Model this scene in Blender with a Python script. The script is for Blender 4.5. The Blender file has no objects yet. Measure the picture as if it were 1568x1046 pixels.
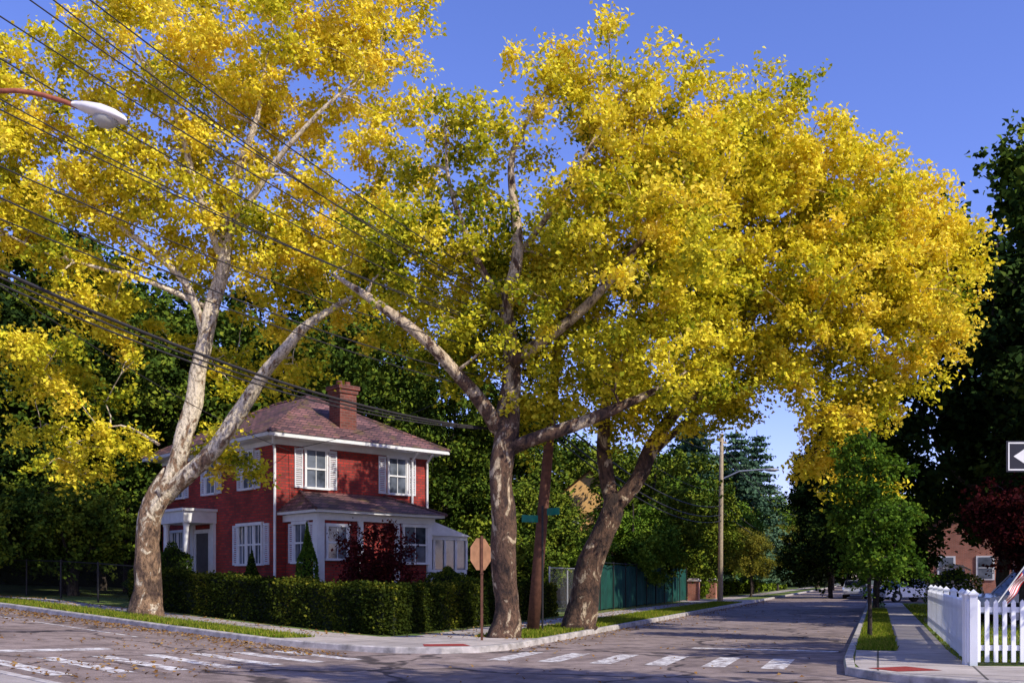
import bpy, bmesh, math, random
import numpy as np
from mathutils import Vector, Matrix
R=math.radians
scene=bpy.context.scene
# ------------------------------------------------------------------ helpers
KX=np.array([-200,-40,-16,-5,-3,500.]); KZ=np.array([1.4,1.4,.75,.07,0,0])
def g(x): return float(np.interp(x,KX,KZ))
D=Vector((.350,.937)); N=Vector((.937,-.350))       # right-hand street axis / normal
T=Vector((-.8,.6)); Q=Vector((.6,.8))               # left-hand street axis / normal
def so(s,o): return (D.x*s+N.x*o, D.y*s+N.y*o)
def tq(t,q): return (T.x*t+Q.x*q, T.y*t+Q.y*q)
def link(o,parent=None):
    scene.collection.objects.link(o)
    if parent: o.parent=parent
    return o
def empty(name,loc=(0,0,0),rot=0,scale=1):
    e=bpy.data.objects.new(name,None); e.location=loc; e.rotation_euler=(0,0,rot); e.scale=(scale,)*3
    e.empty_display_size=.2
    return link(e)
class MB:
    def __init__(s): s.v=[]; s.f=[]; s.m=[]
    def face(s,pts,m=0):
        n=len(s.v); s.v+= [tuple(p) for p in pts]; s.f.append(tuple(range(n,n+len(pts)))); s.m.append(m)
    def box(s,c,d,m=0,rot=None):
        x,y,z=d[0]/2,d[1]/2,d[2]/2; n=len(s.v)
        for p in [(-x,-y,-z),(x,-y,-z),(x,y,-z),(-x,y,-z),(-x,-y,z),(x,-y,z),(x,y,z),(-x,y,z)]:
            q=Vector(p)
            if rot is not None: q=rot@q
            s.v.append((q.x+c[0],q.y+c[1],q.z+c[2]))
        for f in [(0,3,2,1),(4,5,6,7),(0,1,5,4),(1,2,6,5),(2,3,7,6),(3,0,4,7)]:
            s.f.append(tuple(n+i for i in f)); s.m.append(m)
    def bb(s,a,b,m=0): s.box([(a[i]+b[i])/2 for i in range(3)],[abs(b[i]-a[i]) for i in range(3)],m)
    def tube(s,pts,rad,n=8,m=0,noise=0,rng=None,cap=True):
        pts=np.array(pts,float); base=len(s.v); K=len(pts)
        if np.isscalar(rad): rad=[rad]*K
        if noise and rng is not None: ph=rng.uniform(0,6.28,3)
        pu=None
        for i in range(K):
            t=pts[min(i+1,K-1)]-pts[max(i-1,0)]; t/= (np.linalg.norm(t)+1e-9)
            if pu is None:
                ref=np.array([0,1,.13]) if abs(t[1])<.9 else np.array([1,0,.1])
                u=np.cross(t,ref)
            else: u=pu-t*np.dot(pu,t)
            u/= (np.linalg.norm(u)+1e-9); pu=u; w=np.cross(t,u)
            for k in range(n):
                a=2*math.pi*k/n; r=rad[i]
                if noise: r*=1+noise*(.5*math.sin(3*a+ph[0]+i*.35)+.5*math.sin(2*a+ph[1]-i*.5))+rng.normal(0,noise*.25)
                p=pts[i]+r*(math.cos(a)*u+math.sin(a)*w); s.v.append(tuple(p))
        for i in range(K-1):
            for k in range(n):
                k2=(k+1)%n; s.f.append((base+i*n+k,base+i*n+k2,base+(i+1)*n+k2,base+(i+1)*n+k)); s.m.append(m)
        if cap:
            s.f.append(tuple(base+k for k in range(n))[::-1]); s.m.append(m)
            s.f.append(tuple(base+(K-1)*n+k for k in range(n))); s.m.append(m)
    def ell(s,c,r,m=0,nu=14,nv=9,jit=0,rng=None):
        n=len(s.v)
        for i in range(nv+1):
            ph=math.pi*i/nv
            for k in range(nu):
                a=2*math.pi*k/nu; j=1+(rng.normal(0,jit) if jit else 0)
                s.v.append((c[0]+r[0]*j*math.sin(ph)*math.cos(a),c[1]+r[1]*j*math.sin(ph)*math.sin(a),c[2]+r[2]*j*math.cos(ph)))
        for i in range(nv):
            for k in range(nu):
                k2=(k+1)%nu; s.f.append((n+i*nu+k,n+(i+1)*nu+k,n+(i+1)*nu+k2,n+i*nu+k2)); s.m.append(m)
    def obj(s,name,mats,parent=None,smooth=False,bevel=0):
        me=bpy.data.meshes.new(name); me.from_pydata(s.v,[],s.f)
        for m in (mats if isinstance(mats,(list,tuple)) else [mats]): me.materials.append(m)
        me.polygons.foreach_set('material_index',s.m)
        if smooth: me.polygons.foreach_set('use_smooth',[True]*len(s.f))
        me.update(); o=bpy.data.objects.new(name,me); link(o,parent)
        if bevel:
            b=o.modifiers.new('bevel','BEVEL'); b.width=bevel; b.segments=2; b.limit_method='ANGLE'
        return o
# ------------------------------------------------------------------ materials
def mat(name):
    m=bpy.data.materials.new(name); m.use_nodes=True; nt=m.node_tree; b=nt.nodes['Principled BSDF']
    return m,nt,b
def nd(nt,t,**kw):
    n=nt.nodes.new(t)
    for k,v in kw.items(): setattr(n,k,v)
    return n
def ramp(nt,fac,stops,interp='LINEAR'):
    r=nt.nodes.new('ShaderNodeValToRGB'); r.color_ramp.interpolation=interp
    el=r.color_ramp.elements
    while len(el)<len(stops): el.new(.5)
    for e,(p,c) in zip(el,stops): e.position=p; e.color=(*c,1) if len(c)==3 else c
    nt.links.new(fac,r.inputs[0]); return r.outputs[0]
def noise(nt,scale,detail=6,rough=.6,vec=None,dist=0):
    n=nt.nodes.new('ShaderNodeTexNoise'); n.inputs['Scale'].default_value=scale; n.inputs['Detail'].default_value=detail
    n.inputs['Roughness'].default_value=rough; n.inputs['Distortion'].default_value=dist
    if vec is None:
        tc=nt.nodes.new('ShaderNodeTexCoord'); vec=tc.outputs['Object']
    nt.links.new(vec,n.inputs['Vector']); return n.outputs['Fac']
def mix(nt,a,b,f,mode='MIX'):
    m=nt.nodes.new('ShaderNodeMix'); m.data_type='RGBA'; m.blend_type=mode
    for sock,v in ((m.inputs[6],a),(m.inputs[7],b),(m.inputs[0],f)):
        if isinstance(v,(int,float)): sock.default_value=v
        elif isinstance(v,tuple): sock.default_value=(*v,1)
        else: nt.links.new(v,sock)
    return m.outputs[2]
def bump(nt,b,h,strength=.3,dist=.02):
    n=nt.nodes.new('ShaderNodeBump'); n.inputs['Strength'].default_value=strength; n.inputs['Distance'].default_value=dist
    nt.links.new(h,n.inputs['Height']); nt.links.new(n.outputs[0],b.inputs['Normal'])
def plain(name,c,rough=.6,metal=0,var=.15,scale=6,spec=.3):
    m,nt,b=mat(name); f=noise(nt,scale)
    lo=tuple(x*(1-var) for x in c); hi=tuple(min(1,x*(1+var)) for x in c)
    nt.links.new(ramp(nt,f,[(.3,lo),(.7,hi)]),b.inputs['Base Color'])
    b.inputs['Roughness'].default_value=rough; b.inputs['Metallic'].default_value=metal
    b.inputs['Specular IOR Level'].default_value=spec
    return m
def leafmat(name,trans=.4):
    m=bpy.data.materials.new(name); m.use_nodes=True; nt=m.node_tree; nt.nodes.clear()
    out=nt.nodes.new('ShaderNodeOutputMaterial'); at=nt.nodes.new('ShaderNodeAttribute'); at.attribute_name='Col'
    df=nt.nodes.new('ShaderNodeBsdfDiffuse'); nt.links.new(at.outputs['Color'],df.inputs[0])
    if trans==0: nt.links.new(df.outputs[0],out.inputs[0]); return m
    tr=nt.nodes.new('ShaderNodeBsdfTranslucent')
    mx=nt.nodes.new('ShaderNodeMixShader'); mx.inputs[0].default_value=trans
    tcol=mix(nt,at.outputs['Color'],(1.0,1.0,.6),1.0,'MULTIPLY'); nt.links.new(tcol,tr.inputs[0])
    nt.links.new(df.outputs[0],mx.inputs[1]); nt.links.new(tr.outputs[0],mx.inputs[2]); nt.links.new(mx.outputs[0],out.inputs[0])
    return m
M_leaf=leafmat('autumn_leaf',.34); M_leafg=leafmat('green_leaf',.3); M_leafb=leafmat('background_leaf',0)
# asphalt
M_asph,nt,b=mat('asphalt')
f1=noise(nt,.35,5); f2=noise(nt,60,3); f3=noise(nt,1.7,8,.7)
c=ramp(nt,f1,[(.35,(.24,.185,.16)),(.65,(.37,.295,.26))])
c=mix(nt,c,ramp(nt,f2,[(.3,(.55,.55,.55)),(.7,(1.22,1.2,1.19))]),1,'MULTIPLY')
c=mix(nt,c,ramp(nt,f3,[(.42,(.55,.51,.50)),(.55,(1.03,1,1))]),.8,'MULTIPLY')
tc=nd(nt,'ShaderNodeTexCoord'); vo=nd(nt,'ShaderNodeTexVoronoi',feature='DISTANCE_TO_EDGE'); vo.inputs['Scale'].default_value=.22
nz=nd(nt,'ShaderNodeTexNoise'); nz.inputs['Scale'].default_value=1.2; nz.inputs['Detail'].default_value=6
nt.links.new(tc.outputs['Object'],nz.inputs['Vector'])
av=nd(nt,'ShaderNodeVectorMath',operation='MULTIPLY_ADD'); nt.links.new(nz.outputs['Color'],av.inputs[0]); av.inputs[1].default_value=(1.6,1.6,0); nt.links.new(tc.outputs['Object'],av.inputs[2])
nt.links.new(av.outputs[0],vo.inputs['Vector'])
c=mix(nt,c,ramp(nt,vo.outputs['Distance'],[(0,(.22,.2,.2)),(.008,(.28,.26,.26)),(.018,(1,1,1))]),1,'MULTIPLY')
nt.links.new(c,b.inputs['Base Color']); b.inputs['Roughness'].default_value=.85; bump(nt,b,f2,.4,.01)
def paint(name,col):
    m,nt,b=mat(name); f=noise(nt,5,8,.75); f2=noise(nt,60,3)
    c=ramp(nt,f,[(.44,(.31,.25,.23)),(.55,col)]); c=mix(nt,c,ramp(nt,f2,[(.3,(.7,.7,.7)),(.6,(1,1,1))]),1,'MULTIPLY')
    nt.links.new(c,b.inputs['Base Color']); b.inputs['Roughness'].default_value=.7; return m
M_paint=paint('road_paint',(.82,.79,.75)); M_ramp=plain('tactile_red',(.30,.04,.03),.8,var=.4,scale=20)
def concrete(name,ang,sx=1.5):
    m,nt,b=mat(name); tc=nd(nt,'ShaderNodeTexCoord'); mp=nd(nt,'ShaderNodeMapping'); mp.inputs['Rotation'].default_value=(0,0,-ang)
    nt.links.new(tc.outputs['Object'],mp.inputs[0]); br=nd(nt,'ShaderNodeTexBrick'); nt.links.new(mp.outputs[0],br.inputs[0])
    br.offset=0; br.inputs['Scale'].default_value=1; br.inputs['Brick Width'].default_value=sx; br.inputs['Row Height'].default_value=1.5
    br.inputs['Mortar Size'].default_value=.02; br.inputs['Color1'].default_value=(.56,.50,.46,1); br.inputs['Color2'].default_value=(.42,.375,.35,1); br.inputs['Mortar'].default_value=(.1,.09,.08,1)
    f=noise(nt,1.3,7,.7); c=mix(nt,br.outputs[0],ramp(nt,f,[(.3,(.65,.62,.6)),(.7,(1.1,1.08,1.05))]),1,'MULTIPLY')
    f2=noise(nt,40,3); c=mix(nt,c,ramp(nt,f2,[(.3,(.85,.85,.85)),(.7,(1.05,1.05,1.05))]),1,'MULTIPLY')
    nt.links.new(c,b.inputs['Base Color']); b.inputs['Roughness'].default_value=.85; return m
AD=math.atan2(D.y,D.x); AT=math.atan2(T.y,T.x)
M_concD=concrete('concrete_walk',AD); M_concT=concrete('concrete_walk_b',AT); M_kerb=plain('kerb_concrete',(.42,.38,.35),.85,var=.45,scale=4)
def grassmat(name,a,bb,brown):
    m,nt,b=mat(name); f=noise(nt,2.2,8,.7); f2=noise(nt,45,4); f3=noise(nt,.8,5)
    c=ramp(nt,f,[(.3,a),(.7,bb)]); c=mix(nt,c,brown,ramp(nt,f3,[(.5,(0,0,0)),(.65,(.8,.8,.8))]))
    c=mix(nt,c,ramp(nt,f2,[(.3,(.5,.5,.5)),(.7,(1.4,1.4,1.3))]),1,'MULTIPLY')
    nt.links.new(c,b.inputs['Base Color']); b.inputs['Roughness'].default_value=.9; bump(nt,b,f2,.6,.03); return m
M_grass=grassmat('grass_lawn',(.06,.11,.015),(.16,.22,.02),(.17,.13,.04))
M_ground=grassmat('ground_soil',(.03,.05,.012),(.06,.07,.02),(.08,.06,.03))
# bark
def barkmat(name,pale,zlo,zhi,dark=(.11,.065,.04),mid=(.27,.165,.09),cream=(.80,.66,.46),lo=-.12,fs=3.4):
    m,nt,b=mat(name); tc=nd(nt,'ShaderNodeTexCoord'); mp=nd(nt,'ShaderNodeMapping'); mp.inputs['Scale'].default_value=(1,1,.55)
    nt.links.new(tc.outputs['Object'],mp.inputs[0])
    f=noise(nt,fs,7,.6,mp.outputs[0],.9); f2=noise(nt,14,6,.75,mp.outputs[0])
    sp=nd(nt,'ShaderNodeSeparateXYZ'); nt.links.new(tc.outputs['Object'],sp.inputs[0])
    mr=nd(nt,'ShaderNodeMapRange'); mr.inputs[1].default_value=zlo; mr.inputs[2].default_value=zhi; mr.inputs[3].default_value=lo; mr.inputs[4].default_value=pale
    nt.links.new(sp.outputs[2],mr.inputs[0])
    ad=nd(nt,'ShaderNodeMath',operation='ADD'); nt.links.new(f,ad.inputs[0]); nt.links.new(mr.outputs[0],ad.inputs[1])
    c=ramp(nt,ad.outputs[0],[(.36,dark),(.45,mid),(.48,tuple(x*1.25 for x in mid)),(.52,mid),(.55,tuple(x*.7 for x in cream)),(.62,cream)])
    c=mix(nt,c,ramp(nt,f2,[(.36,(.25,.22,.2)),(.54,(1.05,1.05,1.05))]),1,'MULTIPLY')
    nt.links.new(c,b.inputs['Base Color']); b.inputs['Roughness'].default_value=.9; bump(nt,b,f2,1.0,.08); return m
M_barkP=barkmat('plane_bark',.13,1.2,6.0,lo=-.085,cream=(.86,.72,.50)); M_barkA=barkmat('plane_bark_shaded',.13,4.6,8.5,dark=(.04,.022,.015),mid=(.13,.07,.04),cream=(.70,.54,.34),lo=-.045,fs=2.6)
M_barkD=barkmat('dark_bark',-.2,0,1,(.05,.035,.025),(.11,.08,.055),(.2,.15,.1))
M_wood=plain('pole_wood',(.12,.05,.03),.85,var=.4,scale=8); M_woodL=plain('pole_wood_weathered',(.36,.28,.18),.85,var=.3,scale=8)
# brick
def brickmat(name,c1,c2,mo,sc=1,bw=.22,rh=.075,ms=.012):
    m,nt,b=mat(name); tc=nd(nt,'ShaderNodeTexCoord'); sp=nd(nt,'ShaderNodeSeparateXYZ'); nt.links.new(tc.outputs['Object'],sp.inputs[0])
    ad=nd(nt,'ShaderNodeMath',operation='ADD'); nt.links.new(sp.outputs[0],ad.inputs[0]); nt.links.new(sp.outputs[1],ad.inputs[1])
    cb=nd(nt,'ShaderNodeCombineXYZ'); nt.links.new(ad.outputs[0],cb.inputs[0]); nt.links.new(sp.outputs[2],cb.inputs[1])
    br=nd(nt,'ShaderNodeTexBrick'); nt.links.new(cb.outputs[0],br.inputs[0]); br.inputs['Scale'].default_value=sc
    br.inputs['Brick Width'].default_value=bw; br.inputs['Row Height'].default_value=rh; br.inputs['Mortar Size'].default_value=ms
    br.inputs['Color1'].default_value=(*c1,1); br.inputs['Color2'].default_value=(*c2,1); br.inputs['Mortar'].default_value=(*mo,1)
    f=noise(nt,1.1,6,.65); c=mix(nt,br.outputs[0],ramp(nt,f,[(.3,(.62,.6,.6)),(.7,(1.2,1.1,1.1))]),1,'MULTIPLY')
    nt.links.new(c,b.inputs['Base Color']); b.inputs['Roughness'].default_value=.85; bump(nt,b,br.outputs['Fac'],-.6,.015); return m
M_brick=brickmat('red_brick',(.48,.04,.024),(.24,.023,.018),(.12,.05,.04),1,.26,.10,.014)
M_brick2=brickmat('orange_brick',(.50,.17,.09),(.38,.12,.06),(.35,.25,.2))
M_chim=brickmat('chimney_brick',(.26,.065,.04),(.11,.03,.02),(.16,.10,.08),1,.26,.10,.014)
def shingle(name,c1,c2):
    m,nt,b=mat(name); tc=nd(nt,'ShaderNodeTexCoord'); sp=nd(nt,'ShaderNodeSeparateXYZ'); nt.links.new(tc.outputs['Object'],sp.inputs[0])
    ad=nd(nt,'ShaderNodeMath',operation='SUBTRACT'); nt.links.new(sp.outputs[0],ad.inputs[0]); nt.links.new(sp.outputs[1],ad.inputs[1])
    cb=nd(nt,'ShaderNodeCombineXYZ'); nt.links.new(ad.outputs[0],cb.inputs[0]); nt.links.new(sp.outputs[2],cb.inputs[1])
    br=nd(nt,'ShaderNodeTexBrick'); nt.links.new(cb.outputs[0],br.inputs[0]); br.inputs['Scale'].default_value=1
    br.inputs['Brick Width'].default_value=.34; br.inputs['Row Height'].default_value=.13; br.inputs['Mortar Size'].default_value=.018
    br.inputs['Color1'].default_value=(*c1,1); br.inputs['Color2'].default_value=(*c2,1); br.inputs['Mortar'].default_value=(.04,.025,.025,1)
    f=noise(nt,.9,6,.7); c=mix(nt,br.outputs[0],ramp(nt,f,[(.3,(.45,.42,.44)),(.7,(1.35,1.2,1.2))]),1,'MULTIPLY')
    f2=noise(nt,1.6,5,.6); c=mix(nt,c,(.13,.09,.02),ramp(nt,f2,[(.54,(0,0,0)),(.66,(.7,.7,.7))]))
    nt.links.new(c,b.inputs['Base Color']); b.inputs['Roughness'].default_value=.8; return m
M_roof=shingle('roof_shingle',(.27,.135,.115),(.09,.045,.045))
M_white=plain('white_trim',(.76,.75,.74),.5,var=.10,scale=3); M_shut=plain('shutter_paint',(.66,.66,.68),.5,var=.08,scale=3)
M_glass,nt,b=mat('window_glass'); nt.links.new(ramp(nt,noise(nt,.9,3),[(.35,(.02,.025,.03)),(.6,(.16,.18,.22))]),b.inputs['Base Color']); b.inputs['Roughness'].default_value=.06; b.inputs['Specular IOR Level'].default_value=.9
M_cream=plain('cream_siding',(.85,.50,.18),.8); M_dark=plain('dark_metal',(.03,.028,.028),.5,.5); M_black=plain('black_rubber',(.02,.02,.02),.8)
M_wire=plain('wire_rubber',(.03,.026,.026),.6)
M_galv=plain('galvanised',(.42,.42,.43),.45,.6); M_rust=plain('rusty_arm',(.30,.09,.05),.75,var=.4,scale=10)
M_signback=plain('sign_back',(.30,.15,.08),.6,.0,var=.25,scale=5); M_green=plain('green_sign',(.0,.16,.11),.4); M_teal=plain('green_windscreen',(.005,.055,.04),.8,var=.4,scale=1.5)
M_signblk=plain('sign_black',(.02,.02,.03),.4); M_redp=plain('red_paint',(.5,.02,.03),.5); M_blue=plain('flag_blue',(.02,.03,.15),.7)
M_fence=plain('white_vinyl',(.78,.78,.79),.4,var=.08,scale=2)
M_head=plain('lamp_housing',(.74,.70,.67),.4,.0,var=.12,scale=8)
M_bowl,nt,b=mat('lamp_lens'); b.inputs['Base Color'].default_value=(.62,.6,.52,1); b.inputs['Roughness'].default_value=.25; b.inputs['Transmission Weight'].default_value=.5
# ------------------------------------------------------------------ sheets
def sheet_obj(name,bm,off,m,parent=None):
    for k in (-40,-16,-5,-3):
        bmesh.ops.bisect_plane(bm,geom=bm.verts[:]+bm.edges[:]+bm.faces[:],plane_co=(k,0,0),plane_no=(1,0,0))
    bmesh.ops.triangulate(bm,faces=bm.faces[:])
    for v in bm.verts: v.co.z=g(v.co.x)+off
    bmesh.ops.recalc_face_normals(bm,faces=bm.faces[:])
    me=bpy.data.meshes.new(name); bm.to_mesh(me); bm.free(); me.materials.append(m)
    if len(me.polygons) and me.polygons[0].normal.z<0: me.flip_normals()
    return link(bpy.data.objects.new(name,me),parent)
def sheet(name,polys,off,m,parent=None):
    bm=bmesh.new()
    for p in polys: bm.faces.new([bm.verts.new((x,y,0)) for x,y in p])
    return sheet_obj(name,bm,off,m,parent)
sheet('ground',[[(-1500,-300),(1500,-300),(1500,2500),(-1500,2500)]],-.06,M_ground)
sheet('asphalt_road',[[(-90,-40),(90,-40),(90,260),(-90,260)]],0,M_asph)
LK=[tq(95,14.6),tq(40,14.7),tq(30,14.5),tq(22,14.45),tq(18,14.6),(-3.6,21.45),(-2.5,21.0),(-1.5,20.85),(-.7,21.15),(-.1,21.9),so(21.6,-7.7),so(60,-7.7),so(230,-7.7)]
LB=LK+[so(230,-120),(-150,150)]
RK=[so(230,-.6),so(60,-.6),so(19.5,-.6),so(18.2,-.55),(5.55,16.3),(5.75,15.3),(6.7,14.1),(9,12.8),(30,2),(80,-22)]
RB=RK+[(200,0),(200,200)]
NB=[(-5.3,11.2),(-4.9,11.9),(-5.3,12.3),tq(17,6.6),tq(80,6.6),(-100,-30),(-20,-30)]
KZ_=.12
def kerb(name,line,side):
    mb=MB(); P=[]
    for a,b_ in zip(line[:-1],line[1:]):
        n=max(1,int((Vector(b_)-Vector(a)).length/2)); n=min(n,30)
        for i in range(n): P.append((a[0]+(b_[0]-a[0])*i/n,a[1]+(b_[1]-a[1])*i/n))
    P.append(line[-1]); prev=None
    for i,p in enumerate(P):
        t=(Vector(P[min(i+1,len(P)-1)])-Vector(P[max(i-1,0)])).normalized(); n=Vector((-t.y,t.x))*side; z=g(p[0])
        cur=[(p[0]-n.x*.01,p[1]-n.y*.01,z-.05),(p[0]-n.x*.005,p[1]-n.y*.005,z+KZ_-.01),(p[0]+n.x*.02,p[1]+n.y*.02,z+KZ_+.014),(p[0]+n.x*.16,p[1]+n.y*.16,z+KZ_+.014),(p[0]+n.x*.16,p[1]+n.y*.16,z)]
        if prev:
            for k in range(4): mb.face([prev[k],cur[k],cur[k+1],prev[k+1]])
        prev=cur
    return mb.obj(name,M_kerb)
for nm,blk in (('lawn',LB),('lawn',RB),('lawn',NB)): sheet(nm,[blk],KZ_,M_grass if blk is not NB else M_concT)
kerb('kerb',LK,1); kerb('kerb',RK,1); kerb('kerb',NB[:5],1)
# sidewalks
sheet('sidewalk',[[tq(90,16.1),tq(90,17.75),tq(18,17.75),tq(18,16.1)]],KZ_+.004,M_concT)
sheet('sidewalk',[[tq(18,14.75),(-3.6,21.62),(-2.5,21.18),(-1.5,21.03),(-.8,21.32),(-.28,21.95),so(21.9,-7.88),so(22.8,-7.88),so(22.8,-11.3),tq(17.4,17.75),tq(18,17.75)]],KZ_+.008,M_concT)
sheet('sidewalk',[[so(22.5,-9.6),so(22.5,-11.2),so(220,-11.2),so(220,-9.6)]],KZ_+.004,M_concD)
sheet('sidewalk',[[so(21,.35),so(200,.35),so(200,1.35),so(21,1.35)]],KZ_+.004,M_concD)
sheet('sidewalk',[[so(18.1,-.38),so(21.4,-.42),so(21.4,1.35),(7.7,16.5),(12,16.2),(30,6),(30,2.2),(9,12.98),(6.85,14.25),(5.95,15.35),(5.75,16.2)]],KZ_+.008,M_concD)
sheet('driveway',[[so(62,-7.88),so(70,-7.88),so(70,-11.3),so(75,-30),so(58,-30),so(62,-11.3)]],KZ_+.009,M_concD)
sheet('driveway',[[so(64,-.42),so(80,-.42),so(82,22),so(62,22)],[so(32.5,1.5),so(40,1.5),so(40,22),so(32.5,22)]],KZ_+.009,M_asph)
sheet('tactile_ramp_pad',[[(-1.9,21.25),(-.9,21.4),(-1.1,22.1),(-2.0,21.95)]],KZ_+.013,M_ramp)
sheet('tactile_ramp_pad',[[(5.85,16.1),(6.1,15.5),(6.9,15.7),(6.6,16.4)]],KZ_+.013,M_ramp)
# markings
def bar(c,ax,L,W,ang=0):
    ax=Vector(ax).normalized(); n=Vector((-ax.y,ax.x)); c=Vector(c)
    return [tuple(c+ax*L/2+n*W/2),tuple(c-ax*L/2+n*W/2),tuple(c-ax*L/2-n*W/2),tuple(c+ax*L/2-n*W/2)]
sheet('crosswalk_marking',[bar(so(19.0,-7.0+i*1.05),D,2.3,.42) for i in range(6)],.004,M_paint)
sheet('crosswalk_marking',[bar(tq(15.2,13.6-i*1.0),T,2.4,.36) for i in range(9)],.004,M_paint)
sheet('stop_line_marking',[bar(tq(17.6,8.6),Q,3.8,.42),bar(so(22.6,-2.4),N,3.2,.35)],.004,M_paint)
sheet('lane_marking',[bar(tq(22+i*6,10.6),T,3.,.1) for i in range(1,7)]+[bar(tq(25,12.6),T,10,.1)],.004,M_paint)
tcu=bpy.data.curves.new('word','FONT'); tcu.body='STOP'; tcu.size=2.0
to=bpy.data.objects.new('word',tcu); scene.collection.objects.link(to); bpy.context.view_layer.update()
tm=bpy.data.meshes.new_from_object(to.evaluated_get(bpy.context.evaluated_depsgraph_get())); bpy.data.objects.remove(to)
bm=bmesh.new(); bm.from_mesh(tm); 
for v in bm.verts:
    a=v.co.x*.62; h=v.co.y*1.3
    p=tq(19.6+h,6.8+a); v.co=(p[0],p[1],0)
sheet_obj('stop_word_marking',bm,.004,M_paint)
# ------------------------------------------------------------------ foliage
def leaf_obj(name,C,size,col,m,parent,rng,up=.3,asp=.75,bias=(.25,-.18)):
    n=len(C); C=np.asarray(C,float)
    nr=rng.normal(size=(n,3)); nr[:,2]=np.abs(nr[:,2])+up; nr[:,0]+=bias[0]; nr[:,1]+=bias[1]; nr/=np.linalg.norm(nr,axis=1)[:,None]
    a=np.cross(nr,rng.normal(size=(n,3))); a/=np.linalg.norm(a,axis=1)[:,None]; b=np.cross(nr,a)
    s=(size*rng.uniform(.6,1.35,n))[:,None]
    v=np.empty((n,4,3)); fold=nr*s*.18
    v[:,0]=C-a*s*.5; v[:,1]=C+b*s*.5*asp+a*s*.08+fold; v[:,2]=C+a*s*.5; v[:,3]=C-b*s*.5*asp+a*s*.08+fold
    me=bpy.data.meshes.new(name); me.vertices.add(n*4); me.vertices.foreach_set('co',v.ravel())
    me.loops.add(n*4); me.loops.foreach_set('vertex_index',np.arange(n*4,dtype=np.int32))
    me.polygons.add(n); me.polygons.foreach_set('loop_start',np.arange(0,n*4,4,dtype=np.int32))
    try: me.polygons.foreach_set('loop_total',np.full(n,4,dtype=np.int32))
    except Exception: pass
    at=me.color_attributes.new('Col','FLOAT_COLOR','POINT')
    cc=np.ones((n,4,4)); cc[:,:,:3]=np.clip(col,0,1)[:,None,:]; at.data.foreach_set('color',cc.ravel())
    me.materials.append(m); me.update(); me.validate()
    if parent=='mesh': return me
    return link(bpy.data.objects.new(name,me),parent)
def catmull(P,step=.3):
    P=np.array(P,float); out=[]
    for i in range(len(P)-1):
        p0=P[max(i-1,0)];p1=P[i];p2=P[i+1];p3=P[min(i+2,len(P)-1)]
        k=max(2,int(np.linalg.norm((p2-p1)[:3])/step))
        for j in range(k):
            t=j/k; out.append(.5*((2*p1)+(-p0+p2)*t+(2*p0-5*p1+4*p2-p3)*t*t+(-p0+3*p1-3*p2+p3)*t**3))
    out.append(P[-1]); return np.array(out)
def pal(stops,t):
    t=np.clip(t,0,1); xs=[s[0] for s in stops]
    return np.stack([np.interp(t,xs,[s[1][k] for s in stops]) for k in range(3)],1)
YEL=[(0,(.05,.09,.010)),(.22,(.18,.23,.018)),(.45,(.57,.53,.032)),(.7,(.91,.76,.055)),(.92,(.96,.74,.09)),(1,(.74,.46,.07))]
GRN=[(0,(.014,.03,.007)),(.5,(.045,.08,.013)),(.8,(.12,.17,.018)),(1,(.28,.29,.028))]
DGR=[(0,(.008,.018,.006)),(.5,(.022,.042,.01)),(.85,(.05,.08,.014)),(1,(.10,.13,.02))]
LGR=[(0,(.03,.07,.012)),(.5,(.09,.17,.02)),(1,(.24,.32,.03))]
OLV=[(0,(.06,.08,.02)),(.5,(.20,.20,.03)),(1,(.42,.34,.05))]
RED=[(0,(.02,.006,.008)),(.5,(.07,.012,.014)),(1,(.16,.03,.02))]
PIN=[(0,(.03,.06,.035)),(.6,(.08,.15,.08)),(1,(.18,.26,.13))]
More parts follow.
